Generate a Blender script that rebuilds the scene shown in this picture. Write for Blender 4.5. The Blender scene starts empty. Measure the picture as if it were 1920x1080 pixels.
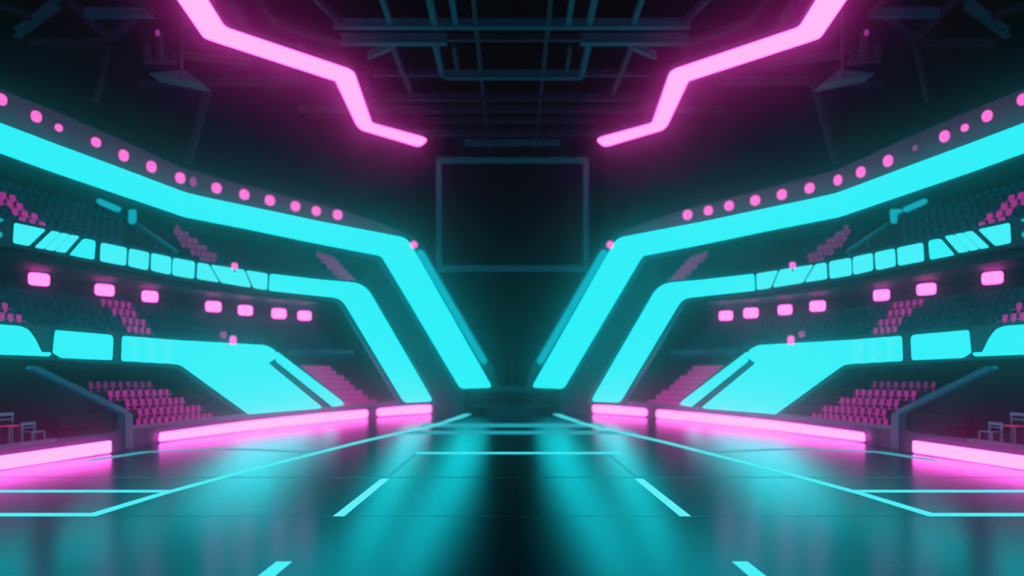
import bpy, bmesh, math, random
from mathutils import Vector
random.seed(7)
C = bpy.context.scene.collection
H, F, CX, HY = 4.0, 1100.0, 960.0, 707.0      # eye height (m), focal length (px of a 1920 frame), centre column, horizon row

# ------------------------------------------------------------------ materials
def nodes_of(m):
    m.use_nodes = True
    nt = m.node_tree; nt.nodes.clear()
    return nt, nt.nodes.new('ShaderNodeOutputMaterial')

def mat_surface(name, col, rough=0.5, metal=0.0, spec=0.5, emit=None, es=0.0, noise=0.0, nscale=3.0):
    m = bpy.data.materials.new(name); nt, out = nodes_of(m)
    b = nt.nodes.new('ShaderNodeBsdfPrincipled')
    b.inputs['Base Color'].default_value = (*col, 1)
    b.inputs['Roughness'].default_value = rough
    b.inputs['Metallic'].default_value = metal
    b.inputs['Specular IOR Level'].default_value = spec
    if emit:
        b.inputs['Emission Color'].default_value = (*emit, 1)
        b.inputs['Emission Strength'].default_value = es
    if noise:
        tc = nt.nodes.new('ShaderNodeTexCoord'); n = nt.nodes.new('ShaderNodeTexNoise')
        n.inputs['Scale'].default_value = nscale; n.inputs['Detail'].default_value = 4
        nt.links.new(tc.outputs['Object'], n.inputs['Vector'])
        r = nt.nodes.new('ShaderNodeMapRange')
        r.inputs['To Min'].default_value = 1 - noise; r.inputs['To Max'].default_value = 1 + noise
        nt.links.new(n.outputs['Fac'], r.inputs['Value'])
        v = nt.nodes.new('ShaderNodeVectorMath'); v.operation = 'SCALE'
        v.inputs[0].default_value = col
        nt.links.new(r.outputs['Result'], v.inputs['Scale'])
        nt.links.new(v.outputs['Vector'], b.inputs['Base Color'])
    nt.links.new(b.outputs[0], out.inputs[0])
    return m

def mat_emit(name, col, s=1.0, ripple=0.0):
    m = bpy.data.materials.new(name); nt, out = nodes_of(m)
    e = nt.nodes.new('ShaderNodeEmission')
    e.inputs['Color'].default_value = (*col, 1); e.inputs['Strength'].default_value = s
    if ripple:
        tc = nt.nodes.new('ShaderNodeTexCoord'); n = nt.nodes.new('ShaderNodeTexNoise')
        n.inputs['Scale'].default_value = 0.35; n.inputs['Detail'].default_value = 2
        nt.links.new(tc.outputs['Object'], n.inputs['Vector'])
        r = nt.nodes.new('ShaderNodeMapRange')
        r.inputs['To Min'].default_value = s * (1 - ripple); r.inputs['To Max'].default_value = s * (1 + ripple)
        nt.links.new(n.outputs['Fac'], r.inputs['Value']); nt.links.new(r.outputs['Result'], e.inputs['Strength'])
    nt.links.new(e.outputs[0], out.inputs[0])
    return m

M = {}
M['cyan'] = mat_emit('cyan_diffuser', (0.055, 2.3, 2.3), 1.0, 0.03)
M['cyan_light'] = mat_emit('pale_cyan_diffuser', (0.085, 1.5, 1.5), 1.0, 0.03)
M['cyan_dim'] = mat_emit('dim_cyan_diffuser', (0.02, 0.50, 0.58), 1.0)
M['line_cyan'] = mat_emit('floor_line_cyan', (0.10, 1.1, 1.1), 1.0)
M['line_dim'] = mat_emit('floor_line_dim', (0.04, 0.50, 0.56), 1.0)
M['line_bright'] = mat_emit('floor_dash_cyan', (0.16, 1.3, 1.3), 1.0)
M['pink'] = mat_emit('pink_diffuser', (6.8, 0.70, 4.2), 1.0)
M['pink_roof'] = mat_emit('roof_pink_diffuser', (7.0, 0.70, 4.5), 1.0)
M['pink_lamp'] = mat_emit('pink_lamp_lens', (5.0, 0.50, 3.2), 1.0)
M['pink_dot'] = mat_emit('pink_floodlight_lens', (1.5, 0.21, 0.95), 1.0)
M['pink_faint'] = mat_emit('faint_pink_lens', (0.36, 0.05, 0.30), 1.0)
M['concrete'] = mat_surface('dark_concrete', (0.022, 0.060, 0.072), 0.65, noise=0.25, nscale=0.4)
M['terrace'] = mat_surface('teal_glow_terrace', (0.02, 0.12, 0.135), 0.7, emit=(0.0, 0.016, 0.022), es=0.5, noise=0.2, nscale=0.4)  # teal tint and glow put in for light on the terrace
M['boundary'] = mat_surface('boundary_panel', (0.05, 0.08, 0.12), 0.55, emit=(0.012, 0.022, 0.045), es=0.6, noise=0.15, nscale=0.5)  # faint blue glow added to the wall, which holds no lamp
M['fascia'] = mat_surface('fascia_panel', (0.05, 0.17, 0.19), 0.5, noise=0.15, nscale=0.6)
M['parapet'] = mat_surface('parapet_panel', (0.08, 0.06, 0.11), 0.55, emit=(0.030, 0.020, 0.055), es=0.35)  # purple tint and glow stand in for floodlight spill
M['wall'] = mat_surface('wall_paint', (0.022, 0.05, 0.06), 0.8, noise=0.3, nscale=0.15)
M['roof'] = mat_surface('roof_sheet', (0.010, 0.014, 0.018), 0.8)
M['beam'] = mat_surface('self_lit_steel', (0.04, 0.09, 0.11), 0.5, emit=(0.002, 0.026, 0.038), es=0.85)  # faint teal glow put in for light reaching the steel from below
M['beam_dim'] = mat_surface('dim_self_lit_steel', (0.045, 0.05, 0.065), 0.5, emit=(0.010, 0.013, 0.020), es=0.6)  # weaker glow of its own, for steel that catches less light
M['housing'] = mat_surface('light_housing', (0.04, 0.15, 0.17), 0.5)
M['rail'] = mat_surface('rail_metal', (0.05, 0.20, 0.26), 0.4, 0.3, emit=(0.006, 0.035, 0.055), es=0.8)  # small glow added; the rails carry no lamps
M['ledge'] = mat_surface('ledge_cap', (0.20, 0.24, 0.32), 0.5, emit=(0.03, 0.05, 0.08), es=0.5)  # slight self-glow lifts the ledge, no lamp in it
M['seat_teal'] = mat_surface('teal_seat_plastic', (0.02, 0.15, 0.20), 0.6, emit=(0.002, 0.050, 0.072), es=0.45)  # teal glow added in place of lamps over the stand
M['seat_pink'] = mat_surface('pink_seat_plastic', (0.50, 0.05, 0.40), 0.55, emit=(0.36, 0.022, 0.26), es=0.75)  # added glow stands in for strong light on the pink seats
M['seat_far'] = mat_surface('pink_seat_far_glow', (0.50, 0.05, 0.40), 0.6, emit=(0.36, 0.028, 0.27), es=0.8)  # same pink base for the far block, brightened by its own glow
M['seat_dusk'] = mat_surface('purple_seat_dim_glow', (0.35, 0.05, 0.30), 0.5, emit=(0.14, 0.012, 0.12), es=0.8)  # dimmer seat copy, weak glow instead of light falling on it
M['black'] = mat_surface('black_panel', (0.02, 0.022, 0.03), 0.6)
M['screen'] = mat_surface('screen_glass', (0.006, 0.010, 0.014), 0.35)
M['frame_teal'] = mat_surface('screen_frame', (0.02, 0.10, 0.12), 0.5, emit=(0.002, 0.055, 0.068), es=0.7)  # faint teal glow added so the frame shows; not a light
M['steel'] = mat_surface('chair_steel', (0.16, 0.25, 0.30), 0.3, 0.6, emit=(0.02, 0.05, 0.08), es=0.5)  # slight glow added to brighten the bare frames
M['red'] = mat_surface('red_plastic', (0.8, 0.05, 0.2), 0.4, emit=(0.5, 0.02, 0.12), es=0.6)  # extra glow brightens the pad, which is no lamp

def floor_mat():
    m = bpy.data.materials.new('polished_floor'); nt, out = nodes_of(m)
    b = nt.nodes.new('ShaderNodeBsdfPrincipled')
    geo = nt.nodes.new('ShaderNodeNewGeometry'); sep = nt.nodes.new('ShaderNodeSeparateXYZ')
    nt.links.new(geo.outputs['Position'], sep.inputs[0])
    def seam(y, w):
        a = nt.nodes.new('ShaderNodeMath'); a.operation = 'SUBTRACT'; a.inputs[1].default_value = y
        nt.links.new(sep.outputs['Y'], a.inputs[0])
        c = nt.nodes.new('ShaderNodeMath'); c.operation = 'ABSOLUTE'; nt.links.new(a.outputs[0], c.inputs[0])
        d = nt.nodes.new('ShaderNodeMath'); d.operation = 'LESS_THAN'; d.inputs[1].default_value = w
        nt.links.new(c.outputs[0], d.inputs[0]); return d
    s1, s2 = seam(23.4, 0.14), seam(16.86, 0.05)
    ad = nt.nodes.new('ShaderNodeMath'); ad.operation = 'MAXIMUM'
    nt.links.new(s1.outputs[0], ad.inputs[0]); nt.links.new(s2.outputs[0], ad.inputs[1])
    r = nt.nodes.new('ShaderNodeMapRange'); nt.links.new(ad.outputs[0], r.inputs['Value'])
    r.inputs['To Min'].default_value = 1.0; r.inputs['To Max'].default_value = 0.55
    nt.links.new(r.outputs['Result'], b.inputs['Specular IOR Level'])
    b.inputs['Base Color'].default_value = (0.03, 0.31, 0.34, 1)
    b.inputs['Roughness'].default_value = 0.2
    b.inputs['IOR'].default_value = 2.3; b.inputs['Metallic'].default_value = FLOOR_M
    rr = nt.nodes.new('ShaderNodeMapRange'); nt.links.new(ad.outputs[0], rr.inputs['Value'])
    rr.inputs['To Min'].default_value = FLOOR_R; rr.inputs['To Max'].default_value = 0.32
    nt.links.new(rr.outputs['Result'], b.inputs['Roughness'])
    nt.links.new(b.outputs[0], out.inputs[0])
    return m
FLOOR_R, FLOOR_M = 0.235, 1.0
M['floor'] = floor_mat()

# ------------------------------------------------------------------ object helpers
def link_mesh(name, bm, mat, parent=None, recalc=True):
    me = bpy.data.meshes.new(name)
    if recalc: bmesh.ops.recalc_face_normals(bm, faces=bm.faces)
    bm.to_mesh(me); bm.free()
    me.materials.append(M[mat])
    o = bpy.data.objects.new(name, me); C.objects.link(o)
    if parent: o.parent = parent
    return o

def tag(o, label=None, cat=None, group=None, kind=None):
    if label: o['label'] = label
    if cat: o['category'] = cat
    if group: o['group'] = group
    if kind: o['kind'] = kind
    return o

def root(name, label, cat, loc=(0, 0, 0), group=None):
    e = bpy.data.objects.new(name, None); e.location = loc; e.empty_display_size = 0.2
    C.objects.link(e); tag(e, label, cat, group); return e

def child(name, bm, mat, parent):
    """mesh made in world coordinates, hung under a root placed at its own location"""
    bmesh.ops.translate(bm, verts=bm.verts, vec=-Vector(parent.location))
    return link_mesh(name, bm, mat, parent)

def origin_to(o):
    """move a world-space mesh's origin to its base centre"""
    vs = [v.co for v in o.data.vertices]
    c = Vector(((min(v.x for v in vs) + max(v.x for v in vs)) / 2, (min(v.y for v in vs) + max(v.y for v in vs)) / 2, min(v.z for v in vs)))
    for v in o.data.vertices: v.co -= c
    o.location = c
    return o

def add_box(bm, c, s, rz=0.0):
    r = bmesh.ops.create_cube(bm, size=1.0)
    for v in r['verts']:
        x, y, z = v.co.x * s[0], v.co.y * s[1], v.co.z * s[2]
        v.co = Vector((c[0] + x * math.cos(rz) - y * math.sin(rz), c[1] + x * math.sin(rz) + y * math.cos(rz), c[2] + z))
    return r['verts']

def add_bar(bm, a, b, w, h=None):
    """rectangular bar from a to b, w wide and h tall"""
    h = h or w
    a, b = Vector(a), Vector(b); d = (b - a).normalized()
    up = Vector((0, 0, 1)) if abs(d.z) < 0.95 else Vector((0, 1, 0))
    s = d.cross(up).normalized() * w / 2; u = s.cross(d).normalized() * h / 2
    q = [bm.verts.new(p + i * s + j * u) for p in (a, b) for i, j in ((-1, -1), (1, -1), (1, 1), (-1, 1))]
    for f in ((0, 1, 2, 3), (4, 5, 6, 7), (0, 1, 5, 4), (1, 2, 6, 5), (2, 3, 7, 6), (3, 0, 4, 7)):
        bm.faces.new([q[i] for i in f])

# ------------------------------------------------------------------ plans: the curved walls seen from above (west side; east is mirrored)
class Plan:
    def __init__(self, pts):
        self.p = [Vector(p) for p in pts]
    def at(self, px):
        s = (px - CX) / F
        p = self.p
        for i in range(len(p) - 1):
            a = p[i].x - s * p[i].y; b = p[i + 1].x - s * p[i + 1].y
            if (a <= 0 <= b) or (b <= 0 <= a):
                t = 0 if a == b else a / (a - b)
                return p[i].lerp(p[i + 1], t), i
        d0 = abs(p[0].x - s * p[0].y); d1 = abs(p[-1].x - s * p[-1].y)
        i = 0 if d0 < d1 else len(p) - 2
        a = p[i].x - s * p[i].y; b = p[i + 1].x - s * p[i + 1].y
        return p[i].lerp(p[i + 1], a / (a - b)), i
    def normal(self, i):
        d = (self.p[i + 1] - self.p[i]).normalized()
        return Vector((-d.y, d.x))              # outward (away from the court) on the west side
    def offset(self, d):
        n = len(self.p); q = []
        for i in range(n):
            if i == 0: v = self.normal(0)
            elif i == n - 1: v = self.normal(n - 2)
            else:
                v = (self.normal(i - 1) + self.normal(i)).normalized()
                v = v / max(0.5, v.dot(self.normal(i)))
            q.append(self.p[i] + v * d)
        return Plan(q)
    def pxs(self):
        return [CX + F * v.x / v.y for v in self.p]
    def walk(self, step, start=0.0):
        """points every `step` metres with their tangent angle"""
        s = start; out = []
        acc = 0.0
        for i in range(len(self.p) - 1):
            a, b = self.p[i], self.p[i + 1]; L = (b - a).length
            while s <= acc + L:
                out.append((a.lerp(b, (s - acc) / L), i)); s += step
            acc += L
        return out

def from_px(pairs, lead=()):
    return Plan(list(lead) + [((px - CX) / F * Y, Y) for px, Y in pairs])

def smooth(pairs, n=4):
    """Catmull-Rom through (px, Y) pairs"""
    out = []
    P = [pairs[0]] + list(pairs) + [pairs[-1]]
    for i in range(1, len(P) - 2):
        for k in range(n):
            t = k / n; r = []
            for j in range(2):
                a, b, c, d = (P[i + m][j] for m in (-1, 0, 1, 2))
                r.append(0.5 * (2 * b + (c - a) * t + (2 * a - 5 * b + 4 * c - d) * t * t + (3 * b - a - 3 * c + d) * t ** 3))
            out.append(tuple(r))
    return out + [pairs[-1]]

Z3, Z2, Z1 = 14.0, 7.7, 2.55        # fascia tops above eye level
def Yof(z, py): return F * z / (HY - py)
T3 = from_px([(0, Yof(Z3, 232)), (100, Yof(Z3, 269)), (200, Yof(Z3, 306)), (290, Yof(Z3, 340)), (350, Yof(Z3, 362.5)), (400, Yof(Z3, 374)), (475, Yof(Z3, 389)), (600, Yof(Z3, 416)), (762, 60.0), (840, 63.3), (935, 67.0)],
             lead=[(-31.5, 4), (-31.3, 20)])
T2 = from_px([(28, Yof(Z2, 417.5)), (98, Yof(Z2, 433)), (180, Yof(Z2, 452)), (244, Yof(Z2, 466)), (325, Yof(Z2, 484)), (371, Yof(Z2, 493)), (502, Yof(Z2, 513)), (600, Yof(Z2, 524)), (690, 49.6), (750, 55.0), (812, 61.5)],
             lead=[(-27.2, 4), (-26.6, 20)])
T1 = from_px([(0, Yof(Z1, 609)), (100, Yof(Z1, 619)), (231, Yof(Z1, 630)), (338, Yof(Z1, 638.5)), (496, 47.5), (600, 53.2), (665, 58.0)],
             lead=[(-26.0, 4), (-25.4, 18)])
P0 = from_px(smooth([(0, 25.3), (100, 27.8), (210, 31.0), (300, 36.0), (400, 40.3), (500, 46.0), (600, 51.2), (690, 57.2), (760, 61.0), (815, 64.7)], 3),
             lead=[(-23.6, 4), (-23.3, 14)])

def rounded(pts, r, n=5):
    """round the corners of a polygon drawn in picture units; r may be one number or one per corner"""
    out = []; N = len(pts)
    rs = r if isinstance(r, (list, tuple)) else [r] * N
    for i in range(N):
        p = Vector(pts[i]); a = Vector(pts[i - 1]); b = Vector(pts[(i + 1) % N]); rr = rs[i]
        if rr <= 0: out.append(tuple(p)); continue
        da = (a - p); db = (b - p)
        k = min(rr, da.length * 0.45, db.length * 0.45)
        s, e = p + da.normalized() * k, p + db.normalized() * k
        for j in range(n + 1):
            t = j / n
            out.append(tuple(s * (1 - t) ** 2 + p * 2 * t * (1 - t) + e * t * t))
    return out

def grow(pts, d):
    """outset a polygon by d"""
    N = len(pts); area = sum(pts[i][0] * pts[(i + 1) % N][1] - pts[(i + 1) % N][0] * pts[i][1] for i in range(N))
    sg = 1 if area > 0 else -1; out = []
    for i in range(N):
        p = Vector(pts[i]); a = (p - Vector(pts[i - 1])).normalized(); b = (Vector(pts[(i + 1) % N]) - p).normalized()
        na, nb = Vector((a.y, -a.x)) * sg, Vector((b.y, -b.x)) * sg
        m = na + nb
        m = m.normalized() if m.length > 0.01 else na
        out.append(tuple(p + m * d / max(0.6, m.dot(nb))))
    return out

def slab(pts, plan, sg, proud, thick, step=None):
    """a slab of outline `pts` following the vertical curved wall `plan`; front face `proud` metres in front, `thick` deep"""
    bm = bmesh.new()
    if proud: plan = plan.offset(-proud)
    vs = [bm.verts.new((x, y, 0)) for x, y in pts]
    bm.faces.new(vs)
    lo, hi = min(p[0] for p in pts), max(p[0] for p in pts)
    cuts = [c for c in plan.pxs() if lo + 0.5 < c < hi - 0.5]
    for c in cuts:
        g = list(bm.verts) + list(bm.edges) + list(bm.faces)
        bmesh.ops.bisect_plane(bm, geom=g, plane_co=(c, 0, 0), plane_no=(1, 0, 0), dist=1e-4)
    info = {}
    for v in bm.verts:
        p, i = plan.at(v.co.x)
        z = H + (HY - v.co.y) * p.y / F
        # average normals at the plan's own corners
        n = plan.normal(i)
        for k, c in enumerate(plan.pxs()):
            if abs(c - v.co.x) < 0.01 and 0 < k < len(plan.p) - 1:
                n = (plan.normal(k - 1) + plan.normal(k)).normalized()
        info[v] = (p, z, n)
    for v, (p, z, n) in info.items():
        v.co = Vector((sg * p.x, p.y, z))
        info[v] = n
    r = bmesh.ops.extrude_face_region(bm, geom=list(bm.faces))
    new = [g for g in r['geom'] if isinstance(g, bmesh.types.BMVert)]
    # the extruded copies take the normal of the nearest source column
    src = [(v.co.copy(), n) for v, n in info.items() if v.is_valid]
    for v in new:
        n = min(src, key=lambda s: (s[0] - v.co).length_squared)[1]
        v.co += Vector((sg * n.x, n.y, 0)) * thick
    bmesh.ops.triangulate(bm, faces=[f for f in bm.faces if len(f.verts) > 4])
    return bm

SIDES = ((-1, 'left'), (1, 'right'))   # sg multiplies |X|: west wall keeps X negative
def sgx(side): return 1 if side == 'left' else -1   # plan X is negative; 1 keeps it, -1 mirrors it

# ------------------------------------------------------------------ floor, roof, outer walls
bm = bmesh.new(); add_box(bm, (0, 40, -0.15), (90, 84, 0.3)); tag(link_mesh('floor', bm, 'floor'), 'dark polished reflective arena floor', kind='structure')
bm = bmesh.new(); add_box(bm, (0, 40, 36.0), (92, 84, 0.3)); tag(link_mesh('ceiling', bm, 'roof'), 'black roof above the steel beams', kind='structure')
bm = bmesh.new(); add_box(bm, (0, 77.0, 17.9), (90, 0.4, 35.8)); tag(link_mesh('wall_back', bm, 'wall'), 'dark teal end wall behind the hanging screen', kind='structure')
for side, nm in (('left', 'wall_left'), ('right', 'wall_right')):
    s = sgx(side); pl = T3.offset(9.0); bm = bmesh.new()
    pts = [p for p in pl.p[:-2]] + [Vector((-12.0, 76.7))]
    prev = None
    for p in pts:
        a, b = bm.verts.new((s * p.x, p.y, 0)), bm.verts.new((s * p.x, p.y, 35.7))
        if prev: bm.faces.new((prev[0], a, b, prev[1]))
        prev = (a, b)
    tag(link_mesh(nm, bm, 'wall'), 'dark curved outer wall behind the stands', kind='structure')

# ------------------------------------------------------------------ seating rakes
def rake(plan, i0px, i1px, off0, z0, rows, depth, rise, side, mat='concrete', name='seating_terrace', label=None):
    """stepped terrace following the plan between two picture columns, as one structure mesh"""
    s = sgx(side); bm = bmesh.new()
    lines = []
    for k in range(rows + 1):
        pl = plan.offset(off0 + depth * k)
        lines.append(pl.p)
    idx = [i for i, c in enumerate(plan.pxs()) if i0px <= c <= i1px or plan.p[i].y < 21 and i0px < -100]
    prof = []
    for i in idx:
        col = []
        for k in range(rows):
            z = z0 + rise * k
            col += [(lines[k][i], z - (rise if k else 0.4)), (lines[k][i], z), ]
            nx = lines[k + 1][i]
            col += [(nx, z)]
        col += [(lines[rows][i], z0 + rise * (rows - 1) - 0.4)]
        prof.append([bm.verts.new((s * p.x, p.y, z)) for p, z in col])
    for a, b in zip(prof, prof[1:]):
        for j in range(len(a) - 1):
            bm.faces.new((a[j], a[j + 1], b[j + 1], b[j]))
    bmesh.ops.remove_doubles(bm, verts=bm.verts, dist=0.001)
    return tag(link_mesh(name, bm, mat), label, kind='structure')

def soffit(plan, off0, off1, z0, z1, side, label, mat='concrete', name='soffit', hi=2000):
    s = sgx(side); bm = bmesh.new(); a, b = plan.offset(off0).p, plan.offset(off1).p
    prev = None
    for p, q, c in zip(a, b, plan.pxs()):
        if c > hi: break
        v = [bm.verts.new((s * p.x, p.y, z0)), bm.verts.new((s * q.x, q.y, z1)), bm.verts.new((s * q.x, q.y, z1 + 0.35)), bm.verts.new((s * p.x, p.y, z0 + 0.35))]
        if prev:
            for j in range(4): bm.faces.new((prev[j], prev[(j + 1) % 4], v[(j + 1) % 4], v[j]))
        prev = v
    return tag(link_mesh(name, bm, mat), label, kind='structure')

def upright(plan, off, z0, z1, side, label, mat='concrete', name='riser_wall', hi=2000, lo=-1e9):
    s = sgx(side); bm = bmesh.new(); a = plan.offset(off).p; b = plan.offset(off + 0.2).p
    prev = None
    for p, q, c in zip(a, b, plan.pxs()):
        if c > hi: break
        if c < lo: continue
        v = [bm.verts.new((s * p.x, p.y, z0)), bm.verts.new((s * q.x, q.y, z0)), bm.verts.new((s * q.x, q.y, z1)), bm.verts.new((s * p.x, p.y, z1))]
        if prev:
            for j in range(4): bm.faces.new((prev[j], prev[(j + 1) % 4], v[(j + 1) % 4], v[j]))
        prev = v
    return tag(link_mesh(name, bm, mat), label, kind='structure')

R1 = dict(off0=0.3, z0=H + Z1 - 0.45, rows=6, depth=0.9, rise=0.66)
R2 = dict(off0=0.3, z0=H + Z2 - 0.40, rows=7, depth=1.1, rise=0.66)
R0 = dict(off0=1.0, z0=0.76, rows=6, depth=0.9, rise=0.58)
R0B = dict(off0=0.8, z0=1.05, rows=8, depth=0.85, rise=0.50)
for side, _ in (('left', 0), ('right', 0)):
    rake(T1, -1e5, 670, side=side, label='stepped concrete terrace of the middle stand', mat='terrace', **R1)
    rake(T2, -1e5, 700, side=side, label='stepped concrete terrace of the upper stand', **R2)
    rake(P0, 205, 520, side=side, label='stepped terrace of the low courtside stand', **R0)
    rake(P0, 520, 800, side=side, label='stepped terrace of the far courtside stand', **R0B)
    soffit(T2, 0.2, 6.5, H + 5.9, H + 5.6, side, 'underside of the upper stand', hi=640)
    soffit(T1, 0.2, 5.0, H + 0.95, H + 0.5, side, 'underside of the middle stand', hi=500)
    soffit(T3, 0.2, 7.5, H + 12.1, H + 11.9, side, 'underside of the roof gallery', hi=640)
    upright(T2, 5.2, H + 5.2, H + 6.5, side, 'dark back wall of the middle stand', hi=640)

# ------------------------------------------------------------------ fascia walls behind the neon
for side, _ in (('left', 0), ('right', 0)):
    s = sgx(side)
    # upper gallery: parapet with floodlights, band wall, and the sloping end
    P = [(-600, -95), (0, 166), (110, 210), (230, 263), (345, 316), (480, 352), (650, 397), (765, 436), (794, 458), (926, 690), (935, 732), (858, 732), (706, 486), (600, 462), (475, 436), (347, 412), (250, 380), (100, 329), (0, 293), (-600, 95)]
    tag(link_mesh('gallery_wall', slab(P, T3, s, 0.0, 0.5), 'fascia'), 'dark fascia wall carrying the uppermost cyan light band', kind='structure')
    # parapet strip; the floodlight tint is put into its colour and glow
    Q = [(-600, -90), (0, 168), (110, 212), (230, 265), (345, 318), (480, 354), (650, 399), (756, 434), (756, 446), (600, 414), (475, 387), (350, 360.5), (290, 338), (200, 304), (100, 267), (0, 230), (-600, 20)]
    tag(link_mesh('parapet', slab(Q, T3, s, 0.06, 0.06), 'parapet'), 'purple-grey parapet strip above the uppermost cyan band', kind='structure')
    # middle gallery fascia
    P = [(-600, 258), (0, 405), (28, 411), (98, 427), (180, 446), (244, 460), (325, 478), (371, 487), (502, 508), (600, 519), (672, 527), (695, 541), (817, 748), (817, 760), (755, 760), (640, 570), (630, 563), (500, 551), (370, 530), (320, 522), (236, 505), (176, 493), (122, 481), (53, 468), (0, 461), (-600, 370)]
    tag(link_mesh('gallery_wall', slab(P, T2, s, 0.0, 0.4), 'fascia'), 'dark fascia wall carrying the segmented middle light band', kind='structure')
    # dark wall between the two sloping bands
    P = [(694, 482), (866, 729), (817, 729), (813, 746), (785, 748), (668, 545)]
    tag(link_mesh('end_wall', slab(P, T3, s, -0.3, 0.3), 'concrete'), 'dark end wall between the two sloping cyan bands', kind='structure')
    # lower fascia
    P = [(-600, 560), (0, 602), (100, 611), (231, 623), (338, 632), (500, 643), (522, 653), (656, 762), (640, 790), (474, 792), (332, 690), (229, 684), (115, 676), (0, 671), (-600, 640)]
    tag(link_mesh('gallery_wall', slab(P, T1, s, 0.0, 0.3), 'fascia'), 'dark fascia wall carrying the lower cyan panels', kind='structure')

# ------------------------------------------------------------------ neon things
def neon(name, pts, plan, side, label, mat='cyan', rad=3.0, cat='light panel', group=None, proud=0.12, border=2.5, subs=None, depth=0.14):
    s = sgx(side)
    sh = rounded(pts, rad)
    c = (min(p[0] for p in pts) + max(p[0] for p in pts)) / 2
    p, _ = plan.at(c); z = H + (HY - max(q[1] for q in pts)) * p.y / F
    r = root(name, label, cat, (s * p.x, p.y, z), group)
    child('housing', slab(rounded(grow(pts, border), rad), plan, s, 0.065, 0.06), 'housing', r)
    if subs:
        for sp, sm, nm2 in subs:
            child(nm2, slab(rounded(sp, rad if len(sp) < 6 else 2), plan, s, proud, 0.05), sm, r)
    else:
        child('diffuser', slab(sh, plan, s, proud, 0.05), mat, r)
    return r

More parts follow.
